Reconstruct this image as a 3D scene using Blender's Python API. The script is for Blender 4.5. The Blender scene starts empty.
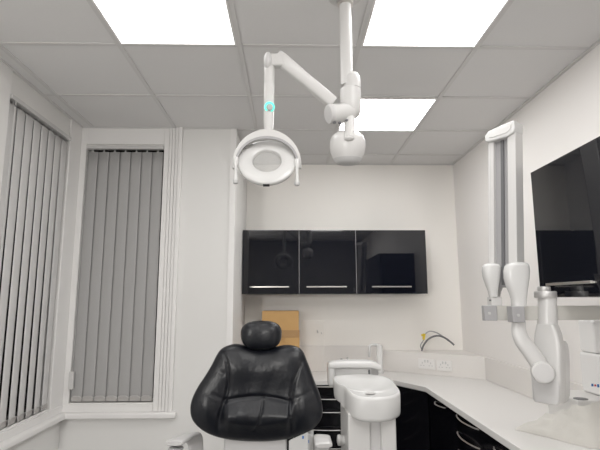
import bpy, bmesh, math, random
from mathutils import Vector, Matrix, noise
random.seed(4)
C = bpy.context.scene.collection
PI = math.pi

# ------------------------------------------------------------------ camera
F, PITCH, YAW, ROLL, CAMZ = 475.35, 0.1571, 0.0206, -0.0023, 1.515
cy, sy, cp, sp = math.cos(YAW), math.sin(YAW), math.cos(PITCH), math.sin(PITCH)
fwd = Vector((sy*cp, cy*cp, sp)); rt0 = Vector((cy, -sy, 0)); up0 = rt0.cross(fwd)
cr, sr = math.cos(ROLL), math.sin(ROLL)
rt = cr*rt0 + sr*up0; up = -sr*rt0 + cr*up0
cam_d = bpy.data.cameras.new('camera'); cam = bpy.data.objects.new('camera', cam_d); C.objects.link(cam)
M = Matrix((rt, up, -fwd)).transposed().to_4x4(); M.translation = Vector((0, 0, CAMZ)); cam.matrix_world = M
cam_d.sensor_width = 36; cam_d.lens = F/600*36; cam_d.clip_start = 0.02
bpy.context.scene.camera = cam

def ray(u, v): return rt*((u-300)/F) + up*((225-v)/F) + fwd
O = Vector((0, 0, CAMZ))
def PY(u, v, y): d = ray(u, v); return O + d*(y/d.y)        # measured point at depth y
def PZ(u, v, z): d = ray(u, v); return O + d*((z-CAMZ)/d.z)
def PX(u, v, x): d = ray(u, v); return O + d*(x/d.x)

# ------------------------------------------------------------------ room numbers (metres)
XL, XR, YW, YB, H = -1.547, 1.5405, 3.4, 4.33, 2.783
XRET, YF = -0.405, -2.2
WT = 0.90                                                    # worktop top
UPZ = 1.075                                                  # upstand top

# ------------------------------------------------------------------ materials
def mat(name, col, rough=.5, metal=0, var=.03, scale=6, bump=0, bscale=60, emit=None, estr=0, spec=.5, coat=0, alpha=1):
    m = bpy.data.materials.new(name); m.use_nodes = True
    nt = m.node_tree; b = nt.nodes['Principled BSDF']
    b.inputs['Roughness'].default_value = rough; b.inputs['Metallic'].default_value = metal
    b.inputs['Specular IOR Level'].default_value = spec
    b.inputs['Coat Weight'].default_value = coat
    tc = nt.nodes.new('ShaderNodeTexCoord')
    n = nt.nodes.new('ShaderNodeTexNoise'); n.inputs['Scale'].default_value = scale; n.inputs['Detail'].default_value = 3
    nt.links.new(tc.outputs['Object'], n.inputs['Vector'])
    mx = nt.nodes.new('ShaderNodeMix'); mx.data_type = 'RGBA'
    mx.inputs['A'].default_value = (*[c*(1-var) for c in col], 1); mx.inputs['B'].default_value = (*[min(1, c*(1+var)) for c in col], 1)
    nt.links.new(n.outputs['Fac'], mx.inputs['Factor']); nt.links.new(mx.outputs['Result'], b.inputs['Base Color'])
    if bump:
        n2 = nt.nodes.new('ShaderNodeTexNoise'); n2.inputs['Scale'].default_value = bscale; n2.inputs['Detail'].default_value = 4
        nt.links.new(tc.outputs['Object'], n2.inputs['Vector'])
        bp = nt.nodes.new('ShaderNodeBump'); bp.inputs['Strength'].default_value = bump; bp.inputs['Distance'].default_value = .01
        nt.links.new(n2.outputs['Fac'], bp.inputs['Height']); nt.links.new(bp.outputs['Normal'], b.inputs['Normal'])
    if emit:
        b.inputs['Emission Color'].default_value = (*emit, 1); b.inputs['Emission Strength'].default_value = estr
    if alpha < 1: b.inputs['Alpha'].default_value = alpha
    return m

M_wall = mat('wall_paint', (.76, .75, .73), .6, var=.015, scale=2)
M_wallb = mat('wall_paint_back_lifted', (.90, .87, .825), .6, var=.015, scale=2)  # paint lightened to make up for weak light on the back wall
M_front = mat('front_wall_darkened', (.30, .295, .29), .6, var=.015, scale=2)  # unseen wall darkened so the gloss doors reflect less light
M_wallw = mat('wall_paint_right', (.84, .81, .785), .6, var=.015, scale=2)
M_trim = mat('white_trim_paint', (.80, .785, .77), .4, var=.01)
M_ceil = mat('ceiling_tile', (.715, .707, .70), .9, var=.03, scale=160, bump=.15, bscale=300)
M_bar = mat('ceiling_bar', (.63, .62, .61), .6, var=.01)
M_floor = mat('vinyl_floor', (.36, .355, .35), .35, var=.05, scale=30)
M_lights = [mat('light_panel', (.9, .9, .9), .6, emit=(1, .99, .975), estr=e) for e in (5, 8, 13.5)]
M_plas = mat('white_plastic', (.57, .56, .548), .3, var=.01)
M_plasg = mat('light_grey_plastic', (.53, .52, .515), .35, var=.01)
M_plas2 = mat('bright_white_plastic', (.60, .595, .585), .25, var=.01)
M_disp = mat('dispenser_plastic', (.84, .83, .82), .25, var=.01)
M_grey = mat('grey_plastic', (.31, .305, .31), .4, var=.01)
M_midg = mat('mid_grey_plastic', (.45, .445, .44), .45, var=.01)
M_dark = mat('dark_grey_plastic', (.10, .10, .105), .45, var=.02)
M_black = mat('black_plastic', (.012, .012, .013), .4)
M_leather = mat('black_leather', (.0036, .0043, .0068), .35, var=.15, scale=14, bump=.10, bscale=70, spec=.34)
M_gloss = mat('black_gloss_door', (.0035, .0042, .0075), .03, var=.05, spec=.48)
M_gloss2 = mat('black_gloss_side_door', (.004, .0045, .007), .03, var=.05, spec=.5)
M_bgloss = mat('black_gloss_base', (.003, .003, .0045), .12, var=.05, spec=.2)
M_carc = mat('black_carcass', (.01, .01, .012), .4)
M_chrome = mat('brushed_steel', (.66, .63, .60), .28, metal=1, var=.03, scale=40)
M_handle = mat('satin_handle', (.46, .44, .42), .35, metal=.8, var=.03, scale=40)
M_ring = mat('satin_metal', (.50, .49, .48), .42, metal=.5, var=.05, scale=90)
M_work = mat('white_worktop', (.71, .695, .675), .28, var=.015, scale=50)
M_up = mat('upstand_laminate', (.74, .71, .68), .35, var=.01)
M_card = mat('brown_cardboard', (.50, .288, .105), .8, var=.06, scale=12)
M_tape = mat('dark_brown_cardboard', (.36, .20, .075), .6, var=.05, scale=20)
M_slat = mat('grey_blind_fabric', (.36, .355, .35), .8, var=.04, scale=120, bump=.1, bscale=400)
M_slatl = mat('lightened_blind_fabric', (.62, .61, .60), .8, var=.04, scale=120, bump=.1, bscale=400)  # same blind fabric lightened because little light reaches the left wall
M_slat2 = mat('grey_blind_weight', (.42, .40, .385), .8, var=.04, scale=120)
M_night = mat('night_glass', (.006, .006, .007), .15)
M_green = mat('green_indicator', (.1, .7, .55), .4, emit=(.1, .85, .62), estr=.9)
M_yel = mat('yellow_plug', (.75, .55, .03), .4)
M_blue = mat('blue_print', (.03, .14, .42), .5)
M_red = mat('red_print', (.6, .03, .05), .5)
M_paper = mat('white_paper', (.60, .58, .54), .8, var=.05, scale=18, bump=.4, bscale=22)
M_beam = mat('beige_beam_paint', (.50, .485, .45), .35, var=.01)
M_socket = mat('socket_plastic', (.78, .76, .74), .3, var=.005)
M_clear = mat('clear_film', (.85, .82, .76), .25, alpha=.09)
M_clearp = mat('clear_plastic', (.88, .88, .87), .15, alpha=.5)

# ------------------------------------------------------------------ mesh helpers
def nb(): return bmesh.new()
def box(bm, x0, x1, y0, y1, z0, z1):
    vs = [bm.verts.new(p) for p in ((x0,y0,z0),(x1,y0,z0),(x1,y1,z0),(x0,y1,z0),(x0,y0,z1),(x1,y0,z1),(x1,y1,z1),(x0,y1,z1))]
    for f in ((3,2,1,0),(4,5,6,7),(0,1,5,4),(1,2,6,5),(2,3,7,6),(3,0,4,7)): bm.faces.new([vs[i] for i in f])
    return bm
def obox(bm, o, ax, ay, az, x0, x1, y0, y1, z0, z1):         # box in an oriented frame
    vs = [bm.verts.new(o + ax*p[0] + ay*p[1] + az*p[2]) for p in ((x0,y0,z0),(x1,y0,z0),(x1,y1,z0),(x0,y1,z0),(x0,y0,z1),(x1,y0,z1),(x1,y1,z1),(x0,y1,z1))]
    for f in ((3,2,1,0),(4,5,6,7),(0,1,5,4),(1,2,6,5),(2,3,7,6),(3,0,4,7)): bm.faces.new([vs[i] for i in f])
    return bm
def prism(bm, poly, z0, z1):
    a = [bm.verts.new((p[0], p[1], z0)) for p in poly]; b = [bm.verts.new((p[0], p[1], z1)) for p in poly]
    n = len(poly); bm.faces.new(a[::-1]); bm.faces.new(b)
    for i in range(n): bm.faces.new([a[i], a[(i+1) % n], b[(i+1) % n], b[i]])
    return bm
def loops(bm, rings, cap0=True, cap1=True):
    vr = [[bm.verts.new(p) for p in r] for r in rings]; n = len(vr[0])
    for a, b in zip(vr, vr[1:]):
        for i in range(n): bm.faces.new([a[i], a[(i+1) % n], b[(i+1) % n], b[i]])
    if cap0: bm.faces.new(vr[0][::-1])
    if cap1: bm.faces.new(vr[-1])
    return bm
def frame(d):
    d = Vector(d).normalized(); a = Vector((0,0,1)) if abs(d.z) < .9 else Vector((0,1,0))
    x = a.cross(d).normalized(); return x, d.cross(x).normalized(), d
def lathe(bm, o, axis, prof, n=32, cap0=True, cap1=True, sx=1):  # prof = [(r, along axis)]
    x, y, d = frame(axis); o = Vector(o)
    return loops(bm, [[o + d*h + x*(r*sx*math.cos(2*PI*i/n)) + y*(r*math.sin(2*PI*i/n)) for i in range(n)] for r, h in prof], cap0, cap1)
def cyl(bm, p0, p1, r0, r1=None, n=20):
    p0 = Vector(p0); p1 = Vector(p1); r1 = r0 if r1 is None else r1; L = (p1-p0).length
    return lathe(bm, p0, p1-p0, [(r0, 0), (r1, L)], n)
def crom(pts, k=8, closed=False):
    pts = [Vector(p) for p in pts]; n = len(pts); out = []
    for i in range(n if closed else n-1):
        g = (lambda j: pts[j % n]) if closed else (lambda j: pts[max(0, min(n-1, j))])
        a, b, c, d = g(i-1), g(i), g(i+1), g(i+2)
        for s in range(k):
            t = s/k
            out.append(.5*((2*b)+(c-a)*t+(2*a-5*b+4*c-d)*t*t+(3*b-a-3*c+d)*t**3))
    if not closed: out.append(pts[-1])
    return out
def tube(bm, pts, r, n=12, side=None, flat=1):
    pts = [Vector(p) for p in pts]; m = len(pts); rings = []
    rad = r if isinstance(r, (list, tuple)) else [r]*m
    px = None
    for i, p in enumerate(pts):
        d = (pts[min(m-1, i+1)] - pts[max(0, i-1)]).normalized()
        if side is not None: x = (Vector(side) - d*d.dot(Vector(side))).normalized()
        elif px is None: x = frame(d)[0]
        else: x = (px - d*d.dot(px)).normalized()
        px = x; y = d.cross(x)
        rings.append([p + x*(rad[i]*math.cos(2*PI*k/n)) + y*(rad[i]*flat*math.sin(2*PI*k/n)) for k in range(n)])
    return loops(bm, rings)
def ellipsoid(bm, c, rx, ry, rz, e=1.0, n=32, m=18):
    c = Vector(c); sg = lambda t, p: math.copysign(abs(t)**p, t); rings = []
    for j in range(1, m):
        ph = -PI/2 + PI*j/m
        rings.append([c + Vector((rx*sg(math.cos(ph), e)*sg(math.cos(2*PI*i/n), e), ry*sg(math.cos(ph), e)*sg(math.sin(2*PI*i/n), e), rz*sg(math.sin(ph), e))) for i in range(n)])
    return loops(bm, rings)

def obj(name, bm, m, parent=None, bevel=0, seg=2, ang=40, smooth=True, label=None):
    bmesh.ops.recalc_face_normals(bm, faces=bm.faces)
    if parent is not None:
        off = parent.get('_o', None)
        if off: bmesh.ops.translate(bm, verts=bm.verts, vec=-Vector(off))
    me = bpy.data.meshes.new(name); bm.to_mesh(me); bm.free()
    me.materials.append(m)
    if smooth:
        me.shade_smooth(); me.set_sharp_from_angle(angle=math.radians(ang))
    o = bpy.data.objects.new(name, me); C.objects.link(o)
    if parent is not None:
        o.parent = parent
        if parent.get('_o', None): o['_o'] = list(parent['_o'])
    if bevel:
        b = o.modifiers.new('bevel', 'BEVEL'); b.width = bevel; b.segments = seg; b.limit_method = 'ANGLE'; b.angle_limit = math.radians(35)
        me.shade_smooth()
        b.harden_normals = True
    if label: o['label'] = label
    return o
def thing(name, label, cat, loc, group=None):
    o = bpy.data.objects.new(name, None); C.objects.link(o); o.location = loc; o.empty_display_size = .1
    o['_o'] = list(loc); o['label'] = label; o['category'] = cat
    if group: o['group'] = group
    return o
def tag(o, label, cat, group=None):
    o['label'] = label; o['category'] = cat
    if group: o['group'] = group
    return o
def struct(name, bm, m, bevel=0, parent=None, smooth=False):
    o = obj(name, bm, m, parent, bevel, smooth=smooth)
    if parent is None: o['kind'] = 'structure'
    return o
V = Vector
X, Y, Z = V((1,0,0)), V((0,1,0)), V((0,0,1))

# ------------------------------------------------------------------ the setting
T = .12
struct('floor', box(nb(), XL-T, XR+T, YF-T, YB+T, -.1, 0), M_floor)
struct('ceiling', box(nb(), XL-T, XR+T, YF-T, YB+T, H, H+.1), M_ceil)
# window openings
WL0, WL1, WW0, WW1, WZ0, WZ1 = 2.50, 3.218, -1.497, -.930, .832, 2.645
bm = nb()                                                     # left wall with its opening
box(bm, XL-T, XL, YF, WL0, 0, H); box(bm, XL-T, XL, WL1, YW+T, 0, H)
box(bm, XL-T, XL, WL0, WL1, 0, WZ0); box(bm, XL-T, XL, WL0, WL1, WZ1, H)
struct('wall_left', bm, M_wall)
bm = nb()                                                     # window wall with its opening
box(bm, XL, WW0, YW, YW+T, 0, H); box(bm, WW1, XRET, YW, YW+T, 0, H)
box(bm, WW0, WW1, YW, YW+T, 0, WZ0); box(bm, WW0, WW1, YW, YW+T, WZ1, H)
struct('wall_window', bm, M_wall)
struct('wall_return', box(nb(), XRET-T, XRET, YW+T, YB, 0, H), M_wall)
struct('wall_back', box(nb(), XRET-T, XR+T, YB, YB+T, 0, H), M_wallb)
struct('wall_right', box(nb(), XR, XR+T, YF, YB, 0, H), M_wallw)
struct('wall_front', box(nb(), XL-T, XR+T, YF-T, YF, 0, H), M_front)
struct('trim_1', box(nb(), -.443, XRET+.004, YW-.006, YW+.1, 0, H), M_trim)   # corner bead
# ceiling grid: T bars 24 mm wide on the 600 mm module
GX, GY = -.8567, 2.2238
xs = [GX + .6*i for i in range(-1, 4)]; ys = [GY + .6*j for j in range(-7, 4)]
bm = nb()
for x in xs: box(bm, x-.012, x+.012, YF, YB, H-.006, H-.0005)
for y in ys: box(bm, XL, XR, y-.012, y+.012, H-.0055, H-.0005)
for y0, y1, x in ((YF, YW, XL), (YF, YB, XR-.02)): box(bm, x, x+.02, y0, y1, H-.008, H-.001)
box(bm, XL, XRET, YW-.02, YW, H-.008, H-.001); box(bm, XRET, XR, YB-.02, YB, H-.008, H-.001)
struct('ceiling_grid', bm, M_bar)
# architraves, frames and sill
bm = nb()
for i, (a, b, d) in enumerate(((WW1, WW1+.036, .010), (WW1+.038, WW1+.058, .014), (WW1+.0605, WW1+.082, .018), (WW1+.0845, WW1+.106, .023), (WW1+.108, WW1+.134, .030))):
    box(bm, a, b, YW-d, YW, .775, H)
struct('trim_2', bm, M_trim, .003)
struct('trim_3', box(nb(), XL, WW1, YW-.010, YW, WZ1+.008, H), M_trim, .002)    # flat head above the blind
bm = nb(); box(bm, XL, WW0, YW-.012, YW, .775, H); box(bm, XL, XL+.012, WL1, YW, .775, H)
box(bm, XL, XL+.010, WL0-.18, WL0, .775, H)
struct('trim_4', bm, M_trim, .003)
bm = nb(); box(bm, XL, WW1, YW-.016, YW, .775, WZ0-.012); box(bm, XL, XL+.016, 1.6, YW, .775, WZ0-.012)
struct('trim_5', bm, M_trim, .003)
bm = nb(); prism(bm, [(XL, 1.5), (XL+.055, 1.5), (XL+.055, YW-.055), (-.765, YW-.055), (-.765, YW), (XL, YW)], .735, .775)
struct('trim_6', bm, M_trim, .012)                            # window sill
struct('baseboard_left', box(nb(), XL, XL+.015, YF, YW, 0, .12), M_trim)
struct('baseboard_right', box(nb(), XR-.015, XR, YF, 1.0, 0, .12), M_trim)
# the windows behind the blinds
for k, (u0, u1, ax) in enumerate(((WL0, WL1, 'x'), (WW0, WW1, 'y'))):
    fb, gb = nb(), nb()
    if ax == 'x':
        P = lambda b, a0, a1, z0, z1, d0, d1: box(b, XL-d1, XL-d0, a0, a1, z0, z1)
    else:
        P = lambda b, a0, a1, z0, z1, d0, d1: box(b, a0, a1, YW+d0, YW+d1, z0, z1)
    w = .014
    P(fb, u0, u0+w, WZ0, WZ1, .062, .085); P(fb, u1-w, u1, WZ0, WZ1, .062, .085)
    P(fb, u0+w, u1-w, WZ0, WZ0+w, .062, .085); P(fb, u0+w, u1-w, WZ1-w, WZ1, .062, .085)
    P(gb, u0+w, u1-w, WZ0+w, WZ1-w, .064, .070)
    wo = struct('window_%d' % (k+1), gb, M_night); obj('window_frame', fb, M_trim, wo, smooth=False)

# ------------------------------------------------------------------ ceiling lights and added fill lamps
def ceiling_light(cx, cyy, label, lm):
    t = thing('ceiling_light', label, 'ceiling light', (cx, cyy, H-.008), 'square light panels in the ceiling')
    h = .288; w = .010; fb = nb()
    box(fb, cx-h, cx+h, cyy-h, cyy-h+w, H-.010, H-.001); box(fb, cx-h, cx+h, cyy+h-w, cyy+h, H-.010, H-.001)
    box(fb, cx-h, cx-h+w, cyy-h+w, cyy+h-w, H-.010, H-.001); box(fb, cx+h-w, cx+h, cyy-h+w, cyy+h-w, H-.010, H-.001)
    obj('frame', fb, M_trim, t, smooth=False)
    obj('diffuser', box(nb(), cx-h+w, cx+h-w, cyy-h+w, cyy+h-w, H-.008, H-.002), lm, t, smooth=False)
ceiling_light(GX+.3, GY-.3, 'square white ceiling light panel left of the dental lamp', M_lights[0])
ceiling_light(GX+1.5, GY-.3, 'large square ceiling light panel at the top right beside the lamp pole', M_lights[1])
ceiling_light(GX+1.5, GY+.9, 'square ceiling light panel furthest back, behind the lamp joint', M_lights[2])
for x, y, e in ((GX+.3, GY-1.5, 4), (GX+1.5, GY-1.5, 13), (GX+.3, GY-2.5, 5), (GX+1.5, GY-2.5, 18)):  # added lamps for unseen ceiling panels over and behind the camera
    l = bpy.data.lights.new('added_room_lamp', 'AREA'); l.shape = 'SQUARE'; l.size = .57; l.energy = e; l.color = (1, .99, .975)
    o = bpy.data.objects.new('added_room_lamp', l); C.objects.link(o); o.location = (x, y, H-.02)

l = bpy.data.lights.new('back_wall_fill', 'AREA'); l.shape = 'SQUARE'; l.size = .35; l.energy = 40; l.color = (1, .975, .94)  # added fill for the wall below the back cabinets, no real source
o = bpy.data.objects.new('back_wall_fill', l); C.objects.link(o); o.location = (-1.28, -1.7, 1.9)
o.rotation_euler = (V((1.0, 4.3, 1.1))-V(o.location)).to_track_quat('-Z', 'Y').to_euler()

# ------------------------------------------------------------------ vertical blinds
def blind(label, org, along, inward, L, nsl, slat_w, ang, chain_side, twist, mslat):
    """org: start of the head rail on the wall plane, along: horizontal direction, inward: into the wall."""
    t = thing('vertical_blind', label, 'window blind', tuple(org + V((0, 0, WZ0))), 'grey vertical blinds')
    up_ = Z; bz = WZ0+.008; tz = WZ1-.003
    obj('head_rail', obox(nb(), org, along, inward, up_, .002, L-.002, -.020, .016, tz-.026, tz), M_plas, t, .003)
    step = (L-.014)/nsl
    for i in range(nsl):
        c = org + along*(.006+step*(i+.5)) + inward*(.003)
        a = along*math.cos(ang+twist) + inward*math.sin(ang+twist); n = a.cross(up_)
        at_ = along*math.cos(ang) + inward*math.sin(ang)
        bm = nb(); K = 6; rings = []
        for z in [bz, bz+.05] + [bz+.05+(tz-.046-bz-.05)*k/12 for k in range(1, 13)]:
            f_ = (z-bz)/(tz-bz); ar = a.lerp(at_, f_).normalized()
            rings.append([c + ar*(slat_w*(k/K-.5)) + n*(.004*math.sin(PI*k/K)) + up_*z for k in range(K+1)])
        vr = [[bm.verts.new(p) for p in r] for r in rings]
        for r0, r1 in zip(vr, vr[1:]):
            for k in range(K): bm.faces.new([r0[k], r0[k+1], r1[k+1], r1[k]])
        s = obj('slat', bm, mslat, t)
        sm = s.modifiers.new('solid', 'SOLIDIFY'); sm.thickness = .001
        b2 = nb(); obox(b2, c, a, n, up_, -.008, .008, -.002, .003, tz-.053, tz-.043); cyl(b2, c+up_*(tz-.046), c+up_*(tz-.024), .003, n=8)
        obj('hanger', b2, M_plas, s, label='white hanger clip')
        obj('weight', obox(nb(), c, a, n, up_, -slat_w/2+.004, slat_w/2-.004, .001, .005, bz+.002, bz+.032), M_slat2, s)
    b3 = nb()                                                  # bottom link chain, sagging between the weights
    pts = []
    for i in range(nsl):
        c0 = org + along*(.006+step*(i+.5)) + inward*(-.007)
        pts += [c0 - along*.02 + up_*(bz+.036), c0 + along*.02 + up_*(bz+.036)]
        if i < nsl-1: pts.append(c0 + along*step/2 + up_*(bz+.022))
    tube(b3, pts, .0018, 6); obj('bead_chain', b3, M_plas, t)
    cx_ = org + along*(chain_side) + inward*(-.028)
    b4 = nb(); cyl(b4, cx_+up_*(tz-.03), cx_+up_*(bz+.19), .0014, n=6); cyl(b4, cx_+along*.008+up_*(tz-.03), cx_+along*.008+up_*(bz+.19), .0014, n=6)
    pc = obj('pull_cord', b4, M_plas, t)
    obj('cord_weight', obox(nb(), cx_, along, inward, up_, -.012, .020, -.010, .008, bz+.085, bz+.20), M_plas, pc, .004, label='white cord weight')
blind('grey vertical blind on the left wall with dark gaps between slats', V((XL, WL0, 0)), Y, -X, WL1-WL0, 8, .094, .06, .02, .11, M_slatl)
blind('grey vertical blind facing the room with a white cord weight', V((WW0, YW, 0)), X, Y, WW1-WW0, 7, .0785, -.06, .012, .02, M_slat)

# ------------------------------------------------------------------ upper cabinets
def upper(name, label, x0, x1, y0, yf, z0, z1, hx0, hx1, group='black gloss wall cabinets'):
    t = thing('wall_cabinet', label, 'cabinet', ((x0+x1)/2, (y0+yf)/2, z0), group)
    obj('carcass', box(nb(), x0+.001, x1-.001, yf+.022, y0, z0, z1), M_carc, t, smooth=False)
    d = obj('door', box(nb(), x0+.0017, x1-.0017, yf, yf+.020, z0+.001, z1), M_gloss, t, .0012)
    if x1 < 1: obj('edge_strip', box(nb(), x1-.0015, x1+.0015, yf+.001, yf+.024, z0+.001, z1-.001), M_grey, t, smooth=False, label='pale edge strip')
    hz = z0+.058; hb = nb(); box(hb, hx0, hx1, yf-.024, yf-.016, hz-.005, hz+.005)
    for hx in (hx0+.02, hx1-.02): box(hb, hx-.004, hx+.004, yf-.018, yf+.001, hz-.004, hz+.004)
    obj('handle', hb, M_chrome, d, .001, label='straight steel bar handle')
UZ0, UZ1, UYF = 1.567, 2.102, 3.98
xa = [XRET+.003, .074, .553, 1.149]
upper('a', 'black gloss wall cabinet at the left end of the row on the back wall', xa[0], xa[1], YB, UYF, UZ0, UZ1, -.335, -.01)
upper('b', 'black gloss wall cabinet in the middle of the row on the back wall', xa[1], xa[2], YB, UYF, UZ0, UZ1, .135, .468)
upper('c', 'wider black gloss wall cabinet at the right end of the back row', xa[2], xa[3], YB, UYF, UZ0, UZ1, .68, 1.007)
# right wall cabinet, doors facing the chair
XMF, RZ0, RZ1, RY = 1.10, 1.525, 2.090, 2.092
t = thing('wall_cabinet', 'large black gloss wall cabinet on the right wall beside the upright x-ray arm', 'cabinet', ((XMF+XR)/2, 1.6, RZ0), 'black gloss wall cabinets')
obj('carcass', box(nb(), XMF+.022, XR, 1.0, RY, RZ0, RZ1), M_carc, t, smooth=False)
for y0, y1, h0, h1 in ((1.592, RY, 1.692, 1.998), (1.0, 1.588, 1.14, 1.44)):
    d = obj('door', box(nb(), XMF, XMF+.02, y0, y1, RZ0, RZ1), M_gloss2, t, .0012)
    hz = 1.578; hb = nb(); box(hb, XMF-.024, XMF-.016, h0, h1, hz-.005, hz+.005)
    for hy in (h0+.02, h1-.02): box(hb, XMF-.018, XMF+.001, hy-.004, hy+.004, hz-.004, hz+.004)
    obj('handle', hb, M_chrome, d, .001, label='straight steel bar handle')

# ------------------------------------------------------------------ worktop and upstands
WX, WYB = .957, 3.83
t = thing('worktop', 'white laminate worktop running round the corner under the cabinets', 'worktop', (.6, 3.9, WT-.035))
poly = [(XRET, YB-.001), (XRET, WYB), (.80, WYB), (.968, 3.525), (WX, .6), (XR-.002, .6), (XR-.002, YB-.001)]
obj('top', prism(nb(), poly, WT-.035, WT), M_work, t, .004)
obj('upstand', box(nb(), XRET, .815, YB-.02, YB, WT, 1.12), M_up, t, .003)
DG0, DG1 = V((.805, YB, 0)), V((XR-.018, 3.815, 0))
obj('corner_panel', prism(nb(), [(DG0.x, DG0.y), (DG1.x, DG1.y), (XR-.001, DG1.y), (XR-.001, YB-.001)], WT, UPZ), M_up, t, .003)
obj('upstand', box(nb(), XR-.018, XR-.001, .6, 3.815, WT, UPZ-.002), M_up, t, .003)
b = nb(); box(b, 1.265, XR-.018, 2.165, 2.42, WT, UPZ)
obj('boxed_ledge', b, M_work, t, .006)
gp = PY(580.5, 396.3, 2.2); gp.z = UPZ
g = nb(); lathe(g, gp+Z*.0005, Z, [(.030, 0), (.030, .002), (.024, .003), (.0, .0031)], 28, sx=1.0)
obj('cable_hole', g, M_dark, t, label='dark oval cable hole')

def bow(bm, c, along, out, L, d=.030, r=.0036):
    pts = [c + along*(L*(k/14-.5)) + out*(d*math.sin(PI*k/14)**.8 if 0 < k < 14 else -.002) for k in range(15)]
    return tube(bm, pts, r, 8)
# drawer unit on the back run
def drawers(label, o, along, out, W, D, edges, hl, hfrac=.42, handles=None):
    """o: floor point of the front left corner, front face runs along 'along', 'out' points to the room."""
    t = thing('base_cabinet', label, 'cabinet', tuple(o + along*W/2 - out*D/2), 'black base cabinets under the worktop')
    obj('carcass', obox(nb(), o, along, -out, Z, .001, W-.001, .022, D, .10, WT-.036), M_carc, t, smooth=False)
    obj('plinth', obox(nb(), o, along, -out, Z, 0, W, .06, D, 0, .10), M_carc, t, smooth=False)
    for n_, (z1, z0) in enumerate(zip(edges, edges[1:])):
        isd = (z1-z0) > .45
        d = obj('door' if isd else 'drawer', obox(nb(), o, along, -out, Z, .002, W-.002, 0, .02, z0+.002, z1-.002), M_bgloss, t, .001)
        if handles is False: continue
        hb = nb(); hz = z1-.045 if handles is None else (handles[n_] if isinstance(handles, list) else z1-handles)
        bow(hb, o+along*(W*.5)+Z*hz+V((0, 0, 0)), along, out, hl)
        obj('handle', hb, M_handle, d, label='bowed steel handle')
DT = WT-.040
HZ = [PY(330, v, 3.82).z for v in (387, 399.6, 412.7, 430.6)]
BYF = WYB+.022
drawers('black drawer unit with bowed handles behind the chair and basin', V((.03, BYF, 0)), X, -Y, .62, .46, [DT, HZ[1]+.022, HZ[2]+.022, HZ[3]+.022, .44, .10], .46, handles=HZ + [.40])
drawers('black base cabinet on the back run hidden behind the dental chair', V((XRET+.002, BYF, 0)), X, -Y, .43, .46, [DT, .10], .25)
# chamfered corner unit
cdir = (V((.968, 3.525, 0))-V((.80, WYB, 0))); cdir.normalize(); cn = V((cdir.y, -cdir.x, 0))
c0 = V((.652, BYF, 0)); c1 = V((.80, BYF, 0)); c2 = V((.984, 3.527, 0)); c2b = V((.984, 3.50, 0))
t = thing('base_cabinet', 'black corner base cabinet between drawer unit and right run', 'cabinet', (1.1, 3.9, 0), 'black base cabinets under the worktop')
obj('carcass', prism(nb(), [(c0.x, c0.y+.022), (c1.x+.01, c1.y+.022), (c2.x+.022, c2.y+.012), (XR-.03, 3.53), (XR-.03, YB-.03), (c0.x, YB-.03)], .0, WT-.036), M_carc, t, smooth=False)
obj('filler', box(nb(), c0.x, c1.x, c0.y, c0.y+.02, .1, DT), M_bgloss, t, .001)
LW = (c2-c1).length; ca = (c2-c1).normalized(); co = V((ca.y, -ca.x, 0)); co = co if co.y < 0 else -co
obj('door', obox(nb(), c1, ca, -co, Z, .003, LW-.003, 0, .018, .1, DT), M_bgloss, t, .001)
# right run
RXF = WX+.024
drawers('black base cabinet with a bowed handle, nearest the room corner', V((RXF, 3.49, 0)), -Y, -X, .52, .53, [DT, .10], .20, handles=.020)
drawers('black drawer unit with bowed handles on the right run', V((RXF, 2.966, 0)), -Y, -X, .42, .53, [DT, .765, .665, .42, .10], .335, handles=.012)
drawers('black drawer unit nearest the front of the right run', V((RXF, 2.542, 0)), -Y, -X, .60, .53, [DT, .77, .65, .38, .10], .34, handles=.045)
drawers('plain black base cabinet at the front end of the right run', V((RXF, 1.938, 0)), -Y, -X, .60, .53, [DT, .10], .3)

# ------------------------------------------------------------------ small things on the back run
bx0, bx1 = PY(261.8, 340, 4.06).x, PY(299.5, 340, 4.06).x
ztop = PY(280, 311, 4.06).z
t = thing('cardboard_box', 'tall brown cardboard box on the worktop behind the headrest', 'box', ((bx0+bx1)/2, 4.18, WT))
zs1, zs0 = PY(290, 330, 4.06).z, PY(290, 337.5, 4.06).z
obj('carton', box(nb(), bx0, bx1-.005, 4.06, 4.30, WT+.001, ztop), M_card, t, .002)
fb = nb(); box(fb, bx0+.002, bx1, 4.049, 4.06, zs0, zs1); obj('tape_band', fb, M_tape, t, label='darker brown band')
fb = nb(); box(fb, bx0+.19, bx1, 4.040, 4.058, WT+.001, zs0-.001); obj('flap', fb, M_card, t, .001)
# clear plastic film hanging beside the carton
bm = nb(); nx, nz = 14, 18; g = []
for j in range(nz+1):
    row = []
    for i in range(nx+1):
        x = bx1+.02 + (.20-.0)*i/nx; z = WT+.002 + .44*j/nz
        yy = 4.24 + .03*noise.noise(V((x*14, z*5, 1.3))) + .012*noise.noise(V((x*40, z*12, 4)))
        x += .02*noise.noise(V((0, z*9, 7+i*.2)))
        row.append(bm.verts.new((x, yy, z)))
    g.append(row)
for j in range(nz):
    for i in range(nx): bm.faces.new([g[j][i], g[j][i+1], g[j+1][i+1], g[j+1][i]])
tag(obj('plastic_film', bm, M_clear), 'crumpled clear plastic film standing to the right of the cardboard box', 'plastic film')
# wire stub on the back wall
p = PY(317.3, 331.5, YB); bm = nb(); tube(bm, [p+V((0, .002, .008)), p+V((0, -.012, .004)), p+V((.004, -.016, -.012))], .006, 8)
q = PY(321, 333, YB); tube(bm, [q+V((0, .002, .003)), q+V((.002, -.01, 0)), q+V((.006, -.012, -.008))], .004, 8)
tag(obj('wire_stub', bm, M_midg), 'short grey wire ends poking out of the back wall', 'wire')
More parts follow.
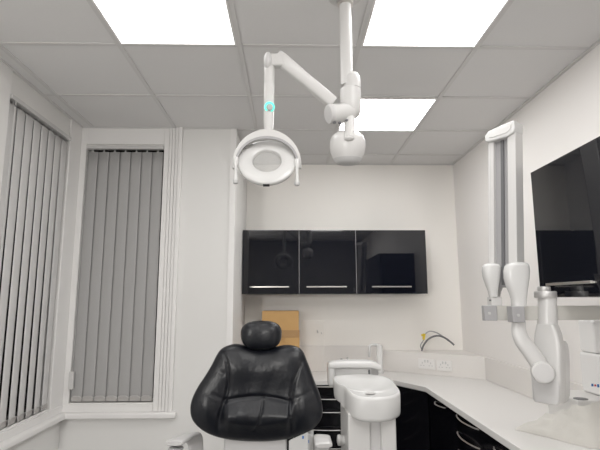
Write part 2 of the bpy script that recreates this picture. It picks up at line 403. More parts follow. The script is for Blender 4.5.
# tap
tp = PY(380, 366, 4.17); tp.z = WT+.001
t = thing('mixer_tap', 'tall white square-necked tap on the back worktop', 'tap', tuple(tp))
zt = PY(378, 345, 4.17).z; xs_ = PY(369.5, 345, 4.17).x
bm = nb(); lathe(bm, tp, Z, [(.030, 0), (.030, .012), (.026, .02), (.026, zt-WT-.012), (.020, zt-WT)], 20); obj('body', bm, M_clearp, t)
bm = nb(); tube(bm, crom([V((tp.x, tp.y, zt)), V((xs_+.02, tp.y, zt)), V((xs_, tp.y-.004, zt-.016)), V((xs_-.004, tp.y-.005, zt-.05))], 6), .012, 12); obj('spout', bm, M_plas2, t)
bm = nb(); lathe(bm, V((xs_-.004, tp.y-.005, zt-.10)), Z, [(.011, 0), (.013, .008), (.013, .05)], 14); obj('nozzle', bm, M_plasg, t)
for i, (u, lab) in enumerate(((341.5, 'small grey pipe end above the basin hood, left of two'), (347.5, 'small grey pipe end above the basin hood, right of two'))):
    p = PY(u, 359.5-i*.7, 4.22); bm = nb(); cyl(bm, V((p.x, p.y, WT)), V((p.x, p.y, p.z+.004)), .008, .006, 10); lathe(bm, V((p.x, p.y, p.z)), Z, [(.011, 0), (.011, .008), (.007, .012)], 10)
    tag(obj('pipe_end', bm, M_midg), lab, 'pipe', 'pipe ends on the back worktop')

# sockets on the diagonal corner panel
dd = (DG1-DG0); DL = dd.length; dd.normalize(); dn = V((dd.y, -dd.x, 0)); dn = dn if dn.y < 0 else -dn
def on_panel(u, v):
    r = ray(u, v); k = (DG0-O).dot(dn)/r.dot(dn); return O+r*k
def socket(u0, u1, v, label, hw=.072):
    a, b_ = on_panel(u0, v), on_panel(u1, v+1); c = (a+b_)/2; hh = .042
    t = thing('wall_socket', label, 'socket', tuple(c), 'double sockets on the corner panel')
    pl = obj('plate', obox(nb(), c, dd, dn, Z, -hw, hw, 0, .010, -hh, hh), M_socket, t, .003)
    for s in (-1, 1):
        bm = nb()
        for px_, pz_, w_, h_ in ((0, .017, .0035, .007), (-.012, -.004, .006, .003), (.012, -.004, .006, .003)):
            obox(bm, c+dd*(s*hw*.5), dd, dn, Z, px_-w_, px_+w_, .0095, .0108, pz_-h_-.008, pz_+h_-.008)
        obj('pin_holes', bm, M_plasg, pl)
        obj('rocker', obox(nb(), c+dd*(s*.012), dd, dn, Z, -.006, .006, .009, .014, .014, .034), M_plas2, pl, .002)
socket(418.5, 435.5, 363.5, 'white double socket on the corner panel, under the yellow plug')
socket(439.5, 450.0, 365.3, 'white double socket on the corner panel, nearer the right wall', .060)
# loose cables in the corner
def cabpts(px, y): return crom([PY(u, v, y) for u, v in px], 6)
ycab = 4.17
p0 = PY(422, 349, ycab)
bm = nb(); tube(bm, cabpts([(421.6, 351), (423.5, 345.5), (428, 339.5), (434, 336.3), (440, 336), (446, 338.5), (451, 342.3), (454, 345)], ycab), .0078, 10)
tag(obj('cable', bm, M_dark), 'thick dark cable arching up from behind the corner panel', 'cable')
t = thing('cable', 'thin grey cable with a yellow connector behind the thick dark cable', 'cable', tuple(PY(424, 347, ycab+.02)))
bm = nb(); tube(bm, cabpts([(422.2, 350), (420.5, 345.5), (423.5, 340), (425, 334.5), (429.5, 331.3), (436, 332.5), (443, 336.5), (449, 341.5)], ycab+.02), .005, 8)
obj('flex', bm, M_grey, t)
c = PY(424, 336.2, ycab+.016); bm = nb(); obox(bm, c, V((.97, 0, -.2)), Y, V((.2, 0, .97)), -.009, .009, -.012, .012, -.030, .022); obox(bm, c, X, Y, Z, -.022, .004, -.012, .012, .0, .018)
obj('connector', bm, M_yel, t, .003, label='yellow connector')

# white dispenser on the boxed ledge, its little coloured mark, and the paper pack
dc = PY(596, 391, 2.30); dx0 = PY(582.5, 370, 2.36).x
t = thing('dispenser', 'white plastic dispenser with red and blue mark on the ledge at the right edge', 'dispenser', (dx0+.07, 2.30, UPZ))
zmid = PY(590, 354, 2.26).z; ztp = PY(590, 320, 2.28).z
obj('lower_cover', box(nb(), dx0, dx0+.13, 2.235, 2.38, UPZ+.001, zmid), M_disp, t, .014, 3)
obj('upper_body', box(nb(), dx0+.004, dx0+.126, 2.255, 2.375, zmid, ztp), M_disp, t, .014, 3)
for k, (m_, w_) in enumerate(((M_blue, .012), (M_red, .009), (M_blue, .014))):
    p = PY(592.3+k*2.9, 385+k*.4, 2.234)
    bm = nb(); obox(bm, p, X, -Y, Z, -.0045, .0045, 0, .0012, -w_/2, w_/2)
    obj('printed_mark', bm, m_, t)
# folded paper pack lying against the ledge
bm = nb()
A = [PZ(u, v, WT+.003) for u, v in ((515, 429.5), (549, 437.5), (587, 447), (612, 449), (640, 450))]
B = [A[0]+V((.006, .008, .002))] + [PY(u, v, a.y+d) for (u, v, d), a in zip(((553, 416, .02), (580, 409.5, .035), (602, 403.5, .055), (630, 398, .07)), A[1:])]
n_ = 10; A = crom(A, n_); B = crom(B, n_); m_ = 14
def sheet(bm, A, B, thick):
    N = len(A); top = []
    for i in range(N):
        row = []
        for j in range(m_+1):
            s = j/m_; p = A[i].lerp(B[i], s)
            e = min(1, i/8); k = math.sin(PI*min(1, s*.62+.0))**.8 if s > 0 else 0
            p = p + Z*(thick*e*k) + V((0, 0, .022*e*noise.noise(V((p.x*16, p.y*22, s*3)))*min(1, 4*s)))
            row.append(p)
        top.append(row)
    v1 = [[bm.verts.new(p) for p in r] for r in top]
    for i in range(N-1):
        for j in range(m_): bm.faces.new([v1[i][j], v1[i+1][j], v1[i+1][j+1], v1[i][j+1]])
    # back and underside down to the worktop
    lo = [bm.verts.new((r[-1].x, r[-1].y+.005, WT+.001)) for r in top]; l2 = [bm.verts.new((r[0].x, r[0].y, WT+.001)) for r in top]
    for i in range(N-1):
        bm.faces.new([v1[i][m_], v1[i+1][m_], lo[i+1], lo[i]]); bm.faces.new([lo[i], lo[i+1], l2[i+1], l2[i]]); bm.faces.new([l2[i], l2[i+1], v1[i+1][0], v1[i][0]])
    bm.faces.new(v1[-1] + [lo[-1], l2[-1]])
for i, p in enumerate(A): p.z = WT+.003+.009*min(1, i/12)
sheet(bm, A, B, .02)
tag(obj('paper_pack', bm, M_paper, ang=60), 'soft white paper pack lying on the worktop in front of the dispenser', 'paper pack')

# ------------------------------------------------------------------ dental operating light
YP, YH = 1.80, 1.72
S = YP/F                                                      # metres per pixel near the pole
pb = PY(347.5, 90, YP)
t = thing('operating_light', 'white dental operating light on a ceiling pole with jointed arm and ring head', 'lamp', (pb.x, YP, H))
px0 = PY(345.5, 20, YP).x
pole = obj('pole', (lambda b: (cyl(b, V((px0, YP, H-.002)), V((PY(346.5, 60, YP).x, YP, pb.z+.02)), .0245, .0245, 28), b)[1])(nb()), M_plas, t)
zc = PY(346, 3, YP).z
bm = nb(); lathe(bm, V((px0, YP, zc-.012)), Z, [(.026, 0), (.033, .004), (.034, .022), (.030, .030), (.026, .034)], 28); obj('collar', bm, M_chrome, t, label='polished metal collar')
bm = nb(); lathe(bm, V((px0, YP, H-.03)), Z, [(.05, .0), (.07, .006), (.075, .029)], 28); obj('ceiling_cover', bm, M_plas, t)
# joint hub
hx = PY(352, 80, YP).x; z1 = PY(352, 71, YP).z; z2 = PY(352, 89, YP).z; z3 = PY(352, 116, YP).z; z4 = PY(352, 90, YP).z
bm = nb(); lathe(bm, V((hx, YP, z2)), Z, [(.0345, 0), (.0345, .035), (.032, .052), (.024, .064), (.012, .070)], 32); obj('joint_cap', bm, M_plas, t)
bm = nb(); hb_x = PY(350.5, 100, YP).x
lathe(bm, V((hb_x, YP, z3)), Z, [(.024, -.006), (.034, .002), (.041, .018), (.0425, .05), (.042, z2-z3-.004), (.036, z2-z3-.0005)], 32)
obj('joint_body', bm, M_plas, t)
el = PY(331, 114, YP-.03)                                     # side boss of the arm
bx_ = V((hb_x, YP, el.z+.018)); bd = (el-bx_)
bm = nb(); cyl(bm, bx_, el, .040, .038, 28); obj('arm_boss', bm, M_plas, t)
bdn = V((-.93, -.30, -.22)).normalized()
bm = nb(); lathe(bm, el-bdn*.004, bdn, [(.038, 0), (.039, .008), (.035, .017), (.020, .022)], 28); obj('boss_cap', bm, M_plasg, t)
for u, v in ((334.5, 122.5), (347, 120.5), (340, 123)):
    p = PY(u, v, YP-.040); bm = nb(); ellipsoid(bm, p, .0075, .006, .006, n=12, m=8); obj('screw', bm, M_dark, t)
# swing arm from joint to elbow
e0 = PY(333, 103, YP-.03); e1 = PY(279.5, 58.5, YH)
ad = (e1-e0); AL = ad.length; ad.normalize(); ay = (Y - ad*Y.dot(ad)).normalized(); az = ad.cross(ay)
if az.z < 0: az = -az
bm = nb(); rings = []
for s, hh, ww in ((0, .022, .018), (.05, .025, .020), (.62, .025, .020), (.64, .026, .021), (.93, .0275, .021), (1.02, .027, .02), (1.06, .022, .016)):
    c = e0+ad*(AL*s); rings.append([c + az*(hh*math.copysign(abs(math.sin(a))**.55, math.sin(a))) + ay*(ww*math.copysign(abs(math.cos(a))**.55, math.cos(a))) for a in [2*PI*k/28 for k in range(28)]])
loops(bm, rings); obj('swing_arm', bm, M_plas, t)
# elbow and drop arm
ec = PY(268, 62, YH)
bm = nb(); ellipsoid(bm, PY(268, 60.5, YH-.012), .0165, .022, .034, 1, 24, 14); obj('elbow_cap', bm, M_plasg, t)
p0_, p1_ = PY(268.5, 55, YH), PY(284, 67.5, YH)
obj('elbow_block', box(nb(), p0_.x, p1_.x, YH-.019, YH+.019, p1_.z, p0_.z), M_plas, t, .009, 3)
d0, d1 = PY(269.5, 62, YH), PY(268.5, 134, YH); bm = nb(); rings = []
for s, ww, dd_ in ((0, .017, .015), (.04, .0195, .019), (.30, .020, .020), (.31, .0192, .0192), (.33, .0205, .020), (.8, .0195, .019), (1, .0165, .017)):
    c = d0.lerp(d1, s); rings.append([c + X*(ww*math.cos(2*PI*k/28)) + Y*(dd_*math.sin(2*PI*k/28)) for k in range(28)])
loops(bm, rings); obj('drop_arm', bm, M_plas, t)
g = PY(269.5, 107, YH-.019); gx = V((0.05, -1, -.25)).normalized()
bm = nb(); lathe(bm, g-gx*.003, gx, [(.013, 0), (.0195, .001), (.0195, .005), (.013, .006)], 28, False, False); gr = obj('indicator_ring', bm, M_green, t, label='glowing green indicator ring')
bm = nb(); lathe(bm, g-gx*.006+V((.001, 0, -.003)), gx, [(.011, 0), (.0115, .016), (.008, .019)], 20); obj('knob', bm, M_midg, gr, label='grey knob')
# yoke: a crescent, thick at the top
s_ = YH/F; yc = PY(267, 166, YH); N = 40; fr, bk = [], []
bm = nb(); YR = 35.5*s_; rings = []
for i in range(N+1):
    a = math.radians(-4) + (PI+math.radians(8))*i/N
    o_ = V((YR*math.cos(a), 0, YR*1.06*math.sin(a))); k = max(0, math.sin(a)); th = .0045 + .025*k**1.5
    i_ = V(((YR-.0075)*math.cos(a), 0, YR*1.06*math.sin(a) - th))
    if math.sin(a) < .1: i_ = V(((YR-.0085)*math.cos(a), 0, YR*1.06*math.sin(a)-.0005))
    w = .012 + .010*k
    rings.append([yc+o_+Y*w, yc+o_-Y*w*.8, yc+o_*.995-Y*w, yc+i_-Y*w, yc+i_+Y*w])
loops(bm, rings); yk = obj('yoke', bm, M_plas, t)
bm = nb(); rings = []
for i in range(N+1):
    a = math.radians(-4) + (PI+math.radians(8))*i/N; k = max(0, math.sin(a)); th = .0050 + .0252*k**1.5
    p = V(((YR-.0095)*math.cos(a), 0, YR*1.06*math.sin(a)-th)); w = .013+.010*k
    rings.append([yc+p-Y*(w-.004)+Z*.003, yc+p-Y*w+Z*.003, yc+p*.94-Y*w, yc+p*.94-Y*(w-.004)])
loops(bm, rings); obj('yoke_edge_shade', bm, M_grey, yk, label='grey strip drawn as the yoke edge shadow')  # dark strip added to draw the shadow along the inner edge
# ring head
hn = V((.0, -math.cos(math.radians(25)), math.sin(math.radians(25)))); hc = PY(267, 161.5, YH-.01)
R0, R1 = 29.6*s_, 15.0*s_
bm = nb(); prof = [(R1, -.008), (R1, .004), (R1+.0015, .006), ((R0+R1)/2, .0085), (R0-.004, .0055), (R0-.0005, .002), (R0, -.003), (R0-.002, -.014), (R0-.010, -.021), (R1+.008, -.018), (R1, -.008)]
lathe(bm, hc, hn, prof, 64, False, False); hd = obj('ring_head', bm, M_plas2, t, ang=50)
bm = nb(); lathe(bm, hc-hn*.010, hn, [(R1+.001, 0), (R1+.001, .002)], 48)
obj('lens', bm, mat('lens_glass', (.62, .615, .60), .12, alpha=.35), hd, label='clear lens in the ring')
xx, yy_, _ = frame(hn); dwn = (-Z - hn*(-Z).dot(hn)).normalized(); sd = hn.cross(dwn)
bm = nb(); obox(bm, hc + dwn*(R0-.006) - hn*.0085, sd, hn, dwn, -.012, .012, -.006, .008, 0, .0075); obj('sensor_window', bm, M_black, hd, .002, label='small black sensor window')
for u, v in ((236, 160), (296.8, 162)):
    a_ = PY(u, v-2.5, YH-.02); b_ = PY(u-.3 if u < 260 else u+.3, v+23, YH-.03)
    bm = nb(); rr = []
    for s, r in ((0, .0095), (.10, .0105), (.26, .0100), (.34, .0060), (.55, .0052), (.86, .0070), (.87, .0085), (1, .0090)): rr.append((r, (b_-a_).length*s))
    lathe(bm, a_, b_-a_, rr, 18); hd_ = obj('handle', bm, M_plas2, t)
    bm = nb(); lathe(bm, a_ + (b_-a_)*.90, b_-a_, [(.0092, 0), (.0098, .003), (.0098, .009), (.008, .012)], 18); obj('grip_tip', bm, M_midg, hd_, label='grey grip tip')
# lower drum under the joint
nk0, nk1 = PY(350, 113, YP-.01), PY(349, 138.5, YP-.052)
bm = nb(); cyl(bm, nk0, nk1, .0185, .0205, 24); ellipsoid(bm, nk1, .0205, .0205, .012, n=24, m=10); obj('neck', bm, M_plas, t)
dc_ = PY(347.5, 133, YP+.01); s2 = (YP+.01)/F; dax = V((0, .10, -1)).normalized()
bm = nb(); lathe(bm, dc_+V((0, 0, .004)), dax, [(.026, 0), (.048, .005), (.062, .017), (.0700, .038), (.0710, .060), (.0670, .084), (.0600, .102), (.0560, .110)], 40, True, False); loops(bm, [], False, False) if False else None
dr = obj('drum', bm, M_plas, t)
e_ = dc_+V((0, 0, .004))+dax*.108
bm = nb(); lathe(bm, e_, dax, [(.0570, 0), (.0525, .012), (.044, .020), (.025, .023)], 40); obj('drum_base', bm, M_midg, dr, label='grey lower rim')

# ------------------------------------------------------------------ wall x-ray unit
PL, PR = PY(488.2, 264, 1.972), PY(517.5, 263, 1.872)
TL_, TR_ = PY(487.2, 142, 1.972), PY(516.5, 137, 1.872)
zl = ((TL_-PL).normalized()+(TR_-PR).normalized()).normalized()             # the folded arm leans a little
PL = PL - zl*(PL.z/zl.z); PR = PR - zl*(PR.z/zl.z); zl = zl/zl.z             # traced down to z = 0
xa_ = (PR-PL); xa_.z = 0; WA = xa_.length; xa_.normalize(); nn = V((xa_.y, -xa_.x, 0)); nn = nn if nn.y < 0 else -nn
zt_ = PY(503, 136, 1.92).z; zb_ = PY(503, 285, 1.92).z
t = thing('x_ray_unit', 'white wall-mounted dental x-ray arm folded upright with hanging tube head', 'x-ray machine', (XR, 1.95, PY(560, 313, 1.9).z))
# folded arms
fa = obj('folding_arm', obox(nb(), PL, xa_, -nn, zl, .000, .026, .0, .05, zb_, zt_), M_plas, t, .003)
obj('cover_strip', obox(nb(), PL, xa_, -nn, zl, .010, .012, -.0008, .002, zb_, zt_-.01), M_plasg, fa)
fa2 = obj('folding_arm', obox(nb(), PL, xa_, -nn, zl, WA-.036, WA, -.004, .058, zb_, zt_), M_plas, t, .003)
obj('channel', obox(nb(), PL, xa_, -nn, zl, .024, WA-.034, .018, .045, zb_-.01, zt_), M_grey, t)
obj('channel_slot', obox(nb(), PL, xa_, -nn, zl, WA*.42, WA*.52, .010, .020, zb_, zt_-.002), M_dark, t)
# cap
bm = nb(); zc0, zc1 = PY(487, 142.5, 1.97).z, PY(487, 130, 1.97).z
prof = [(-.006, .010), (-.005, .030), (.006, .045), (WA*.5, .055), (WA, .062), (WA+.003, .03), (WA-.002, .008), (WA-.03, -.002), (.02, -.004), (-.006, .002)]
f1 = [PL + xa_*p[0] + nn*.016 + zl*(zc0+p[1]) for p in prof]; f0 = [PL + xa_*p[0] - nn*.062 + zl*(zc0+p[1]) for p in prof]
loops(bm, [f0, f1]); cap = obj('arm_cap', bm, M_plas2, t, .007, 3)
bm = nb(); pr2 = [(.014, .014), (.02, .034), (WA*.5, .044), (WA-.012, .046), (WA-.012, .028), (WA-.03, .014), (.03, .010)]
loops(bm, [[PL + xa_*p[0] + nn*.014 + zl*(zc0+p[1]) for p in pr2], [PL + xa_*p[0] + nn*.019 + zl*(zc0+p[1]) for p in pr2]]); obj('cap_panel', bm, M_plas2, cap, .0035, 3)
# teardrop elbows
def teardrop(px, y, parent, name='elbow_cover', depth=.03):
    """px: rows of (v, u_left, u_right)"""
    bm = nb(); rings = []
    for v, ul, ur in px:
        c = PY((ul+ur)/2, v, y); hw = (ur-ul)/2*y/F; d = min(depth, hw*.95)
        rings.append([c + X*(hw*math.copysign(abs(math.cos(a))**.75, math.cos(a))) + Y*(d*math.copysign(abs(math.sin(a))**.75, math.sin(a))) for a in [2*PI*k/28 for k in range(28)]])
    loops(bm, rings); return obj(name, bm, M_plas2, parent, ang=60)
teardrop([(263.8, 487, 496), (264.8, 484, 498.5), (267, 483, 499.8), (271, 482.6, 500), (277, 483.4, 499.6), (285, 486, 498.4), (291, 488.2, 497.4), (297, 489.5, 497.5)], 1.95, t)
teardrop([(274, 499, 505), (279, 497, 505), (285, 496.5, 503.5), (292, 496.5, 501), (297, 496.5, 500)], 2.0, t, 'elbow_link', .02)
teardrop([(262.8, 511, 523), (264, 507, 527), (266.5, 504.8, 528.6), (271, 503.8, 529.2), (278, 504.2, 528.8), (285, 506.2, 527.6), (292, 509.5, 526.3), (299, 511.6, 525.6), (306.5, 512.2, 525.8)], 1.88, t)
bm = nb(); p = PY(494.5, 300, 1.96); box(bm, p.x-.023, p.x+.023, p.y-.02, p.y+.02, PY(494, 306, 1.96).z, PY(494, 297, 1.96).z); obj('pivot_post', bm, M_plas, t, .003)
pv = PY(490.3, 300.3, 1.938); bm = nb(); obox(bm, pv, X, Y, Z, -.004, .004, 0, .004, -.003, .003); obj('pivot_screw', bm, M_dark, t)
# horizontal beam to the wall
b0 = PY(483.2, 306, 1.93); b1 = PY(483.2, 320.5, 1.93)
obj('wall_beam', box(nb(), b0.x+.02, XR-.002, 1.935, 1.97, b1.z, b0.z), M_beam, t, .003)
obj('wall_plate', box(nb(), XR-.03, XR-.001, 1.86, 2.06, b1.z-.12, b0.z+.015), M_plas, t, .006)
obj('beam_end', box(nb(), b0.x, PY(497, 310, 1.925).x, 1.922, 1.95, b1.z-.001, b0.z+.002), M_grey, t, .003, label='grey end block')
q0 = PY(512, 306.3, 1.852); q1 = PY(525.8, 322.5, 1.852)
ge = obj('beam_collar', box(nb(), q0.x, q1.x, 1.852, 1.90, q1.z, q0.z), M_grey, t, .003, label='grey collar block')
for (u, v, y) in ((489.5, 313.3, 1.921), (518.5, 315.3, 1.851)):
    p = PY(u, v, y); bm = nb(); lathe(bm, p, V((0, -1, 0)), [(.0058, -.001), (.0058, .001), (.004, .0015)], 12); obj('screw', bm, M_midg, t)
# yoke arm going down to the tube head
path = [PY(518.8, 321, 1.89), PY(518.9, 331, 1.888), PY(522, 340, 1.88), PY(530, 351, 1.87), PY(537, 361, 1.862), PY(543, 372, 1.858)]
bm = nb(); pp = crom(path, 6); rad = []
for i in range(len(pp)):
    s = i/(len(pp)-1); rad.append(.0265 + .003*math.sin(PI*s) + .007*s**1.5)
tube(bm, pp, rad, 24, side=X, flat=.72); obj('tube_yoke', bm, M_plas, t)
da = V((-.35, -1, .05)).normalized(); ph = PY(543.3, 372.8, 1.815)-da*.05; bm = nb(); lathe(bm, ph, da, [(.039, 0), (.0395, .045), (.0375, .050), (.035, .0505)], 36); hb2 = obj('pivot_disc', bm, M_plas, t)
bm = nb(); lathe(bm, ph+da*.0502, da, [(.034, 0), (.033, .003), (.02, .004)], 36); obj('disc_cap', bm, M_plasg, hb2)
# tube head body
YT = 1.90
def prof_body(rows, y, d0, d1, name, m, parent=None, e=.35):
    """rows of (v, u_left, u_right) for the front face; depth d0..d1 runs backwards along -nn"""
    bm = nb(); rings = []
    for v, ul, ur in rows:
        c = PY((ul+ur)/2, v, y); hw = (ur-ul)/2*y/F/1.0; hd_ = (d1-d0)/2; c = c - nn*(d0+hd_)
        rings.append([c + xa_*(hw*math.copysign(abs(math.cos(a))**e, math.cos(a))) + nn*(hd_*math.copysign(abs(math.sin(a))**e, math.sin(a))) for a in [2*PI*k/40 for k in range(40)]])
    loops(bm, rings); return obj(name, bm, m, parent or t, ang=50)
prof_body([(324.5, 535.5, 552.5), (329, 534.5, 554.5), (334, 533.5, 556.5), (343, 532.5, 558), (352, 531.5, 558.6), (363, 530, 558.6), (375, 529.8, 558.6), (392, 531.2, 558.4), (401, 532, 558.2), (403.6, 534, 556.6)], 1.885, 0, .055, 'tube_head', M_plas)
prof_body([(342, 552, 558), (345, 550, 560), (352, 550, 561.5), (380, 550, 562), (396, 550, 562), (402, 551, 560), (404, 552, 558)], 1.90, .02, .075, 'tube_side', M_plas)
prof_body([(380, 533, 557.4), (386, 531.8, 557.6), (400, 532.6, 557.4), (402.7, 534.2, 556)], 1.880, 0, .03, 'front_plate', M_plasg)
prof_body([(383, 545.8, 549.4), (396, 546, 549.4), (397.5, 546.5, 549)], 1.874, 0, .01, 'yoke_slot', M_plas)
cz = [(325.5, 18.6), (310, 17.8), (297, 17.0)]
bm = nb(); yC = 1.93; cc = [PY(547.3, v, yC) for v, w in cz]
rings = []
for (v, w), c in zip(cz, cc): rings.append([c + X*(w/2*yC/F*math.cos(a)) + Y*(w/2*yC/F*math.sin(a)) for a in [2*PI*k/36 for k in range(36)]])
loops(bm, rings); cone = obj('collimator', bm, M_plas, t)
za, zb2 = PY(545, 297.6, yC).z, PY(545, 291.3, yC).z; cxx = PY(545.3, 294, yC).x
bm = nb(); lathe(bm, V((cxx, yC, za)), Z, [(.0415, 0), (.0425, .003), (.0425, zb2-za-.003), (.040, zb2-za)], 36); rg = obj('collimator_ring', bm, M_ring, cone, label='ribbed metal ring')
cx2 = PY(544, 289, yC).x; bm = nb(); lathe(bm, V((cx2, yC, zb2)), Z, [(.0235, 0), (.0245, .002), (.0245, .016), (.0225, .019)], 28); obj('collimator_end', bm, M_ring, cone)

# ------------------------------------------------------------------ cuspidor
t = thing('cuspidor', 'white dental cuspidor with oval spittoon bowl on a pedestal right of the chair', 'cuspidor', (.37, 2.28, 0))
rim = [(372,397.5,2.06),(360,396.6,2.07),(352,393.6,2.10),(347.3,389.5,2.15),(343.5,386,2.22),(337.5,383,2.29),(333.5,379.3,2.37),(335,375.8,2.45),(345,374.2,2.50),(360,373.6,2.52),(375,374.4,2.52),(387,376.8,2.48),(393,380.5,2.40),(396,384.5,2.30),(399.3,389,2.20),(399.6,392.3,2.13),(393,395.6,2.08),(383,397.2,2.06)]
ol = crom([PY(*p) for p in rim], 6, True); cc = sum(ol, V((0, 0, 0)))/len(ol)
bm = nb(); rings = []
for sc, dz in ((.50, -.102), (.93, -.101), (.975, -.096), (.99, -.086), (.998, -.045), (1.0, -.012), (.988, -.003), (.955, 0), (.915, -.003), (.86, -.009), (.72, -.020), (.5, -.028), (.25, -.032), (.06, -.034)):
    rings.append([V((cc.x + (p.x-cc.x)*sc, cc.y + (p.y-cc.y)*sc, cc.z + (p.z-cc.z)*min(1, sc+.1) + dz*(.85 if p.y > 2.26 else 1))) for p in ol])
loops(bm, rings); bw = obj('bowl', bm, M_plas2, t, ang=60)
bm = nb(); lathe(bm, V((cc.x+.01, cc.y-.03, cc.z-.031)), Z, [(.022, 0), (.022, .003), (.016, .0045)], 20); obj('drain', bm, M_plas, bw)
zt2 = cc.z-.09; yf_ = 2.12
def ux(u): return PY(u, 435, yf_).x
obj('pedestal_panel', box(nb(), ux(348), ux(370.8), yf_, 2.42, .02, zt2), M_plas, t, .008, 3)
obj('pedestal_panel', box(nb(), ux(381), ux(396.5), yf_, 2.42, .02, zt2), M_plas, t, .008, 3)
obj('pedestal_core', box(nb(), ux(352), ux(392), yf_+.015, 2.40, 0, zt2+.005), M_plasg, t, .002)
kp = PY(344, 440, 2.28); bm = nb(); lathe(bm, V((ux(348)+.001, 2.28, kp.z)), V((-1, 0, 0)), [(.020, 0), (.020, .012), (.025, .02), (.022, .03), (.012, .033)], 24); obj('knob', bm, M_plas2, t)
# hood of the cup filler behind the bowl
hz1, hz0 = PY(350, 361.5, 2.53).z, PY(350, 369.2, 2.53).z; hx0, hx1 = PY(329, 366, 2.53).x, PY(380, 366, 2.53).x
bm = nb(); rings = []
for k in range(13):
    s = k/12; x = hx0+(hx1-hx0)*s; lift = .006*math.sin(PI*s) - .010*max(0, s-.85)/.15
    e = .55; hh = (hz1-hz0)/2*(1 if 0 < k < 12 else .8)
    rings.append([V((x, 2.55 + .05*math.copysign(abs(math.cos(a))**e, math.cos(a)), (hz0+hz1)/2 + lift + hh*math.copysign(abs(math.sin(a))**e, math.sin(a)))) for a in [2*PI*i/24 for i in range(24)]])
loops(bm, rings); obj('filler_hood', bm, M_plas2, t)
lz = PY(331, 386, 2.53).z
obj('hood_leg', box(nb(), hx0-.006, hx0+.030, 2.505, 2.60, lz, hz1-.004), M_plas2, t, .013, 3)
obj('hood_panel', box(nb(), hx0+.028, hx1-.045, 2.53, 2.59, lz-.03, hz0+.004), M_plas2, t, .003)
obj('hood_shadow_box', box(nb(), hx1-.045, hx1-.006, 2.545, 2.59, hz0-.035, hz0+.004), M_midg, t, .003, label='grey box in place of the shadow under the hood')  # box stands in for the shadow at the right end of the hood
sp_ = PY(369.5, 372.5, 2.52); bm = nb(); cyl(bm, V((sp_.x, 2.535, sp_.z+.012)), V((sp_.x, 2.52, sp_.z-.012)), .0055, .005, 10); obj('filler_spout', bm, M_dark, t)
obj('rear_column', box(nb(), ux(354), ux(390), 2.40, 2.58, 0, lz), M_plas, t, .01)

# ------------------------------------------------------------------ dental chair
YC = 2.30; sc_ = YC/F
ccx = PY(256, 395, YC).x
t = thing('dental_chair', 'black leather dental chair with winged backrest, round headrest and grey armrests', 'chair', (ccx, 1.9, 0))
out_px = [(225.5, 345.6), (234, 343.6), (243, 345.2), (250, 347.3), (257, 349.0), (264, 348.8), (273, 347.0), (282, 345.0), (290, 344.8), (297, 346.5), (302.5, 351), (306, 359), (309.5, 367.5), (314, 380), (318.5, 391), (321.2, 402), (321.5, 412), (318, 420), (311, 427.5), (300, 433.5), (286, 438.3), (270, 440.8), (256, 441.3), (242, 440.7), (226, 438.4), (212, 434), (201, 427.5), (193, 418.5), (190.3, 408), (191.8, 397.5), (197, 386), (204.5, 374.5), (211, 363.5), (215.5, 354.5), (219.5, 349)]
outl = crom([V((u, v, 0)) for u, v in out_px], 7, True); ctr = V((256, 396, 0))
seams = [
    [(222, 350), (226.5, 359), (228.5, 370), (228, 384), (225.5, 396), (221.5, 408), (218.5, 420), (217.5, 432)],
    [(304, 355), (298.5, 366), (293.5, 378), (290.5, 392), (289.5, 404), (289.2, 420), (289, 432)],
    [(226, 398), (236, 396), (250, 394.5), (262, 394.3), (276, 396), (290, 399)],
    [(262.5, 395), (261.5, 406), (259, 418), (254, 427)],
    [(226, 397), (215, 392), (205, 389)], [(224, 372), (217, 369), (212, 372)], [(291, 397), (303, 392), (314, 386)]]
swid = [(1.5, .011), (1.5, .011), (2.2, .010), (1.0, .006), (2.2, .003), (2.0, .003), (2.2, .003)]
def dseg(p, a, b):
    ax_, ay_, bx2, by2 = a[0], a[1], b[0], b[1]; dx, dy = bx2-ax_, by2-ay_; L2 = dx*dx+dy*dy
    k = max(0, min(1, ((p[0]-ax_)*dx+(p[1]-ay_)*dy)/L2)); return math.hypot(p[0]-ax_-k*dx, p[1]-ay_-k*dy)
def sstep(a, b, x): k = max(0, min(1, (x-a)/(b-a))); return k*k*(3-2*k)
def relief(u, v):
    h = 0
    for sm_, (w, d) in zip(seams, swid):
        m_ = min(dseg((u, v), a, b) for a, b in zip(sm_, sm_[1:]))
        if m_ < 4*w: h -= d*math.exp(-(m_/w)**2)
    inside = sstep(219, 230, u)*(1-sstep(287, 297, u))
    h += .040*inside*math.exp(-((v-413)/(12.0 if v < 413 else 16.0))**2)                      # lumbar roll
    h += .006*inside*math.exp(-((v-364)/15.0)**2)
    h += .024*math.exp(-((u-205)/12)**2-((v-408)/20)**2) + .024*math.exp(-((u-305)/12)**2-((v-408)/20)**2)
    h += .004*noise.noise(V((u*.09, v*.05, 2)))
    h += .0008*noise.noise(V((u*.30, v*.12, 5)))
    return h
def backrest(front, nr=56):
    rows = []
    for j in range(1, nr+1):
        r = (j/nr)**.9; row = []
        for p in outl:
            q = ctr + (p-ctr)*r; u, v = q.x, q.y
            w = PY(256+(u-256)*.985+1.2, v, YC)
            wing = .05*((u-256)/65)**2
            edge = (max(0, 1-r**5))**.5
            if front: w.y = YC - wing - .055*edge - relief(u, v)*min(1, 2.2*(1-r)+.0)
            else: w.y = YC - wing + .035*edge
            row.append(w)
        rows.append(row)
    return rows
fr_ = backrest(True); bk_ = backrest(False, 14)
bm = nb(); c0_ = PY(256, 396, YC); cf = bm.verts.new(c0_ + V((0, -.055-relief(256, 396), 0))); cb = bm.verts.new(c0_ + V((0, .035, 0)))
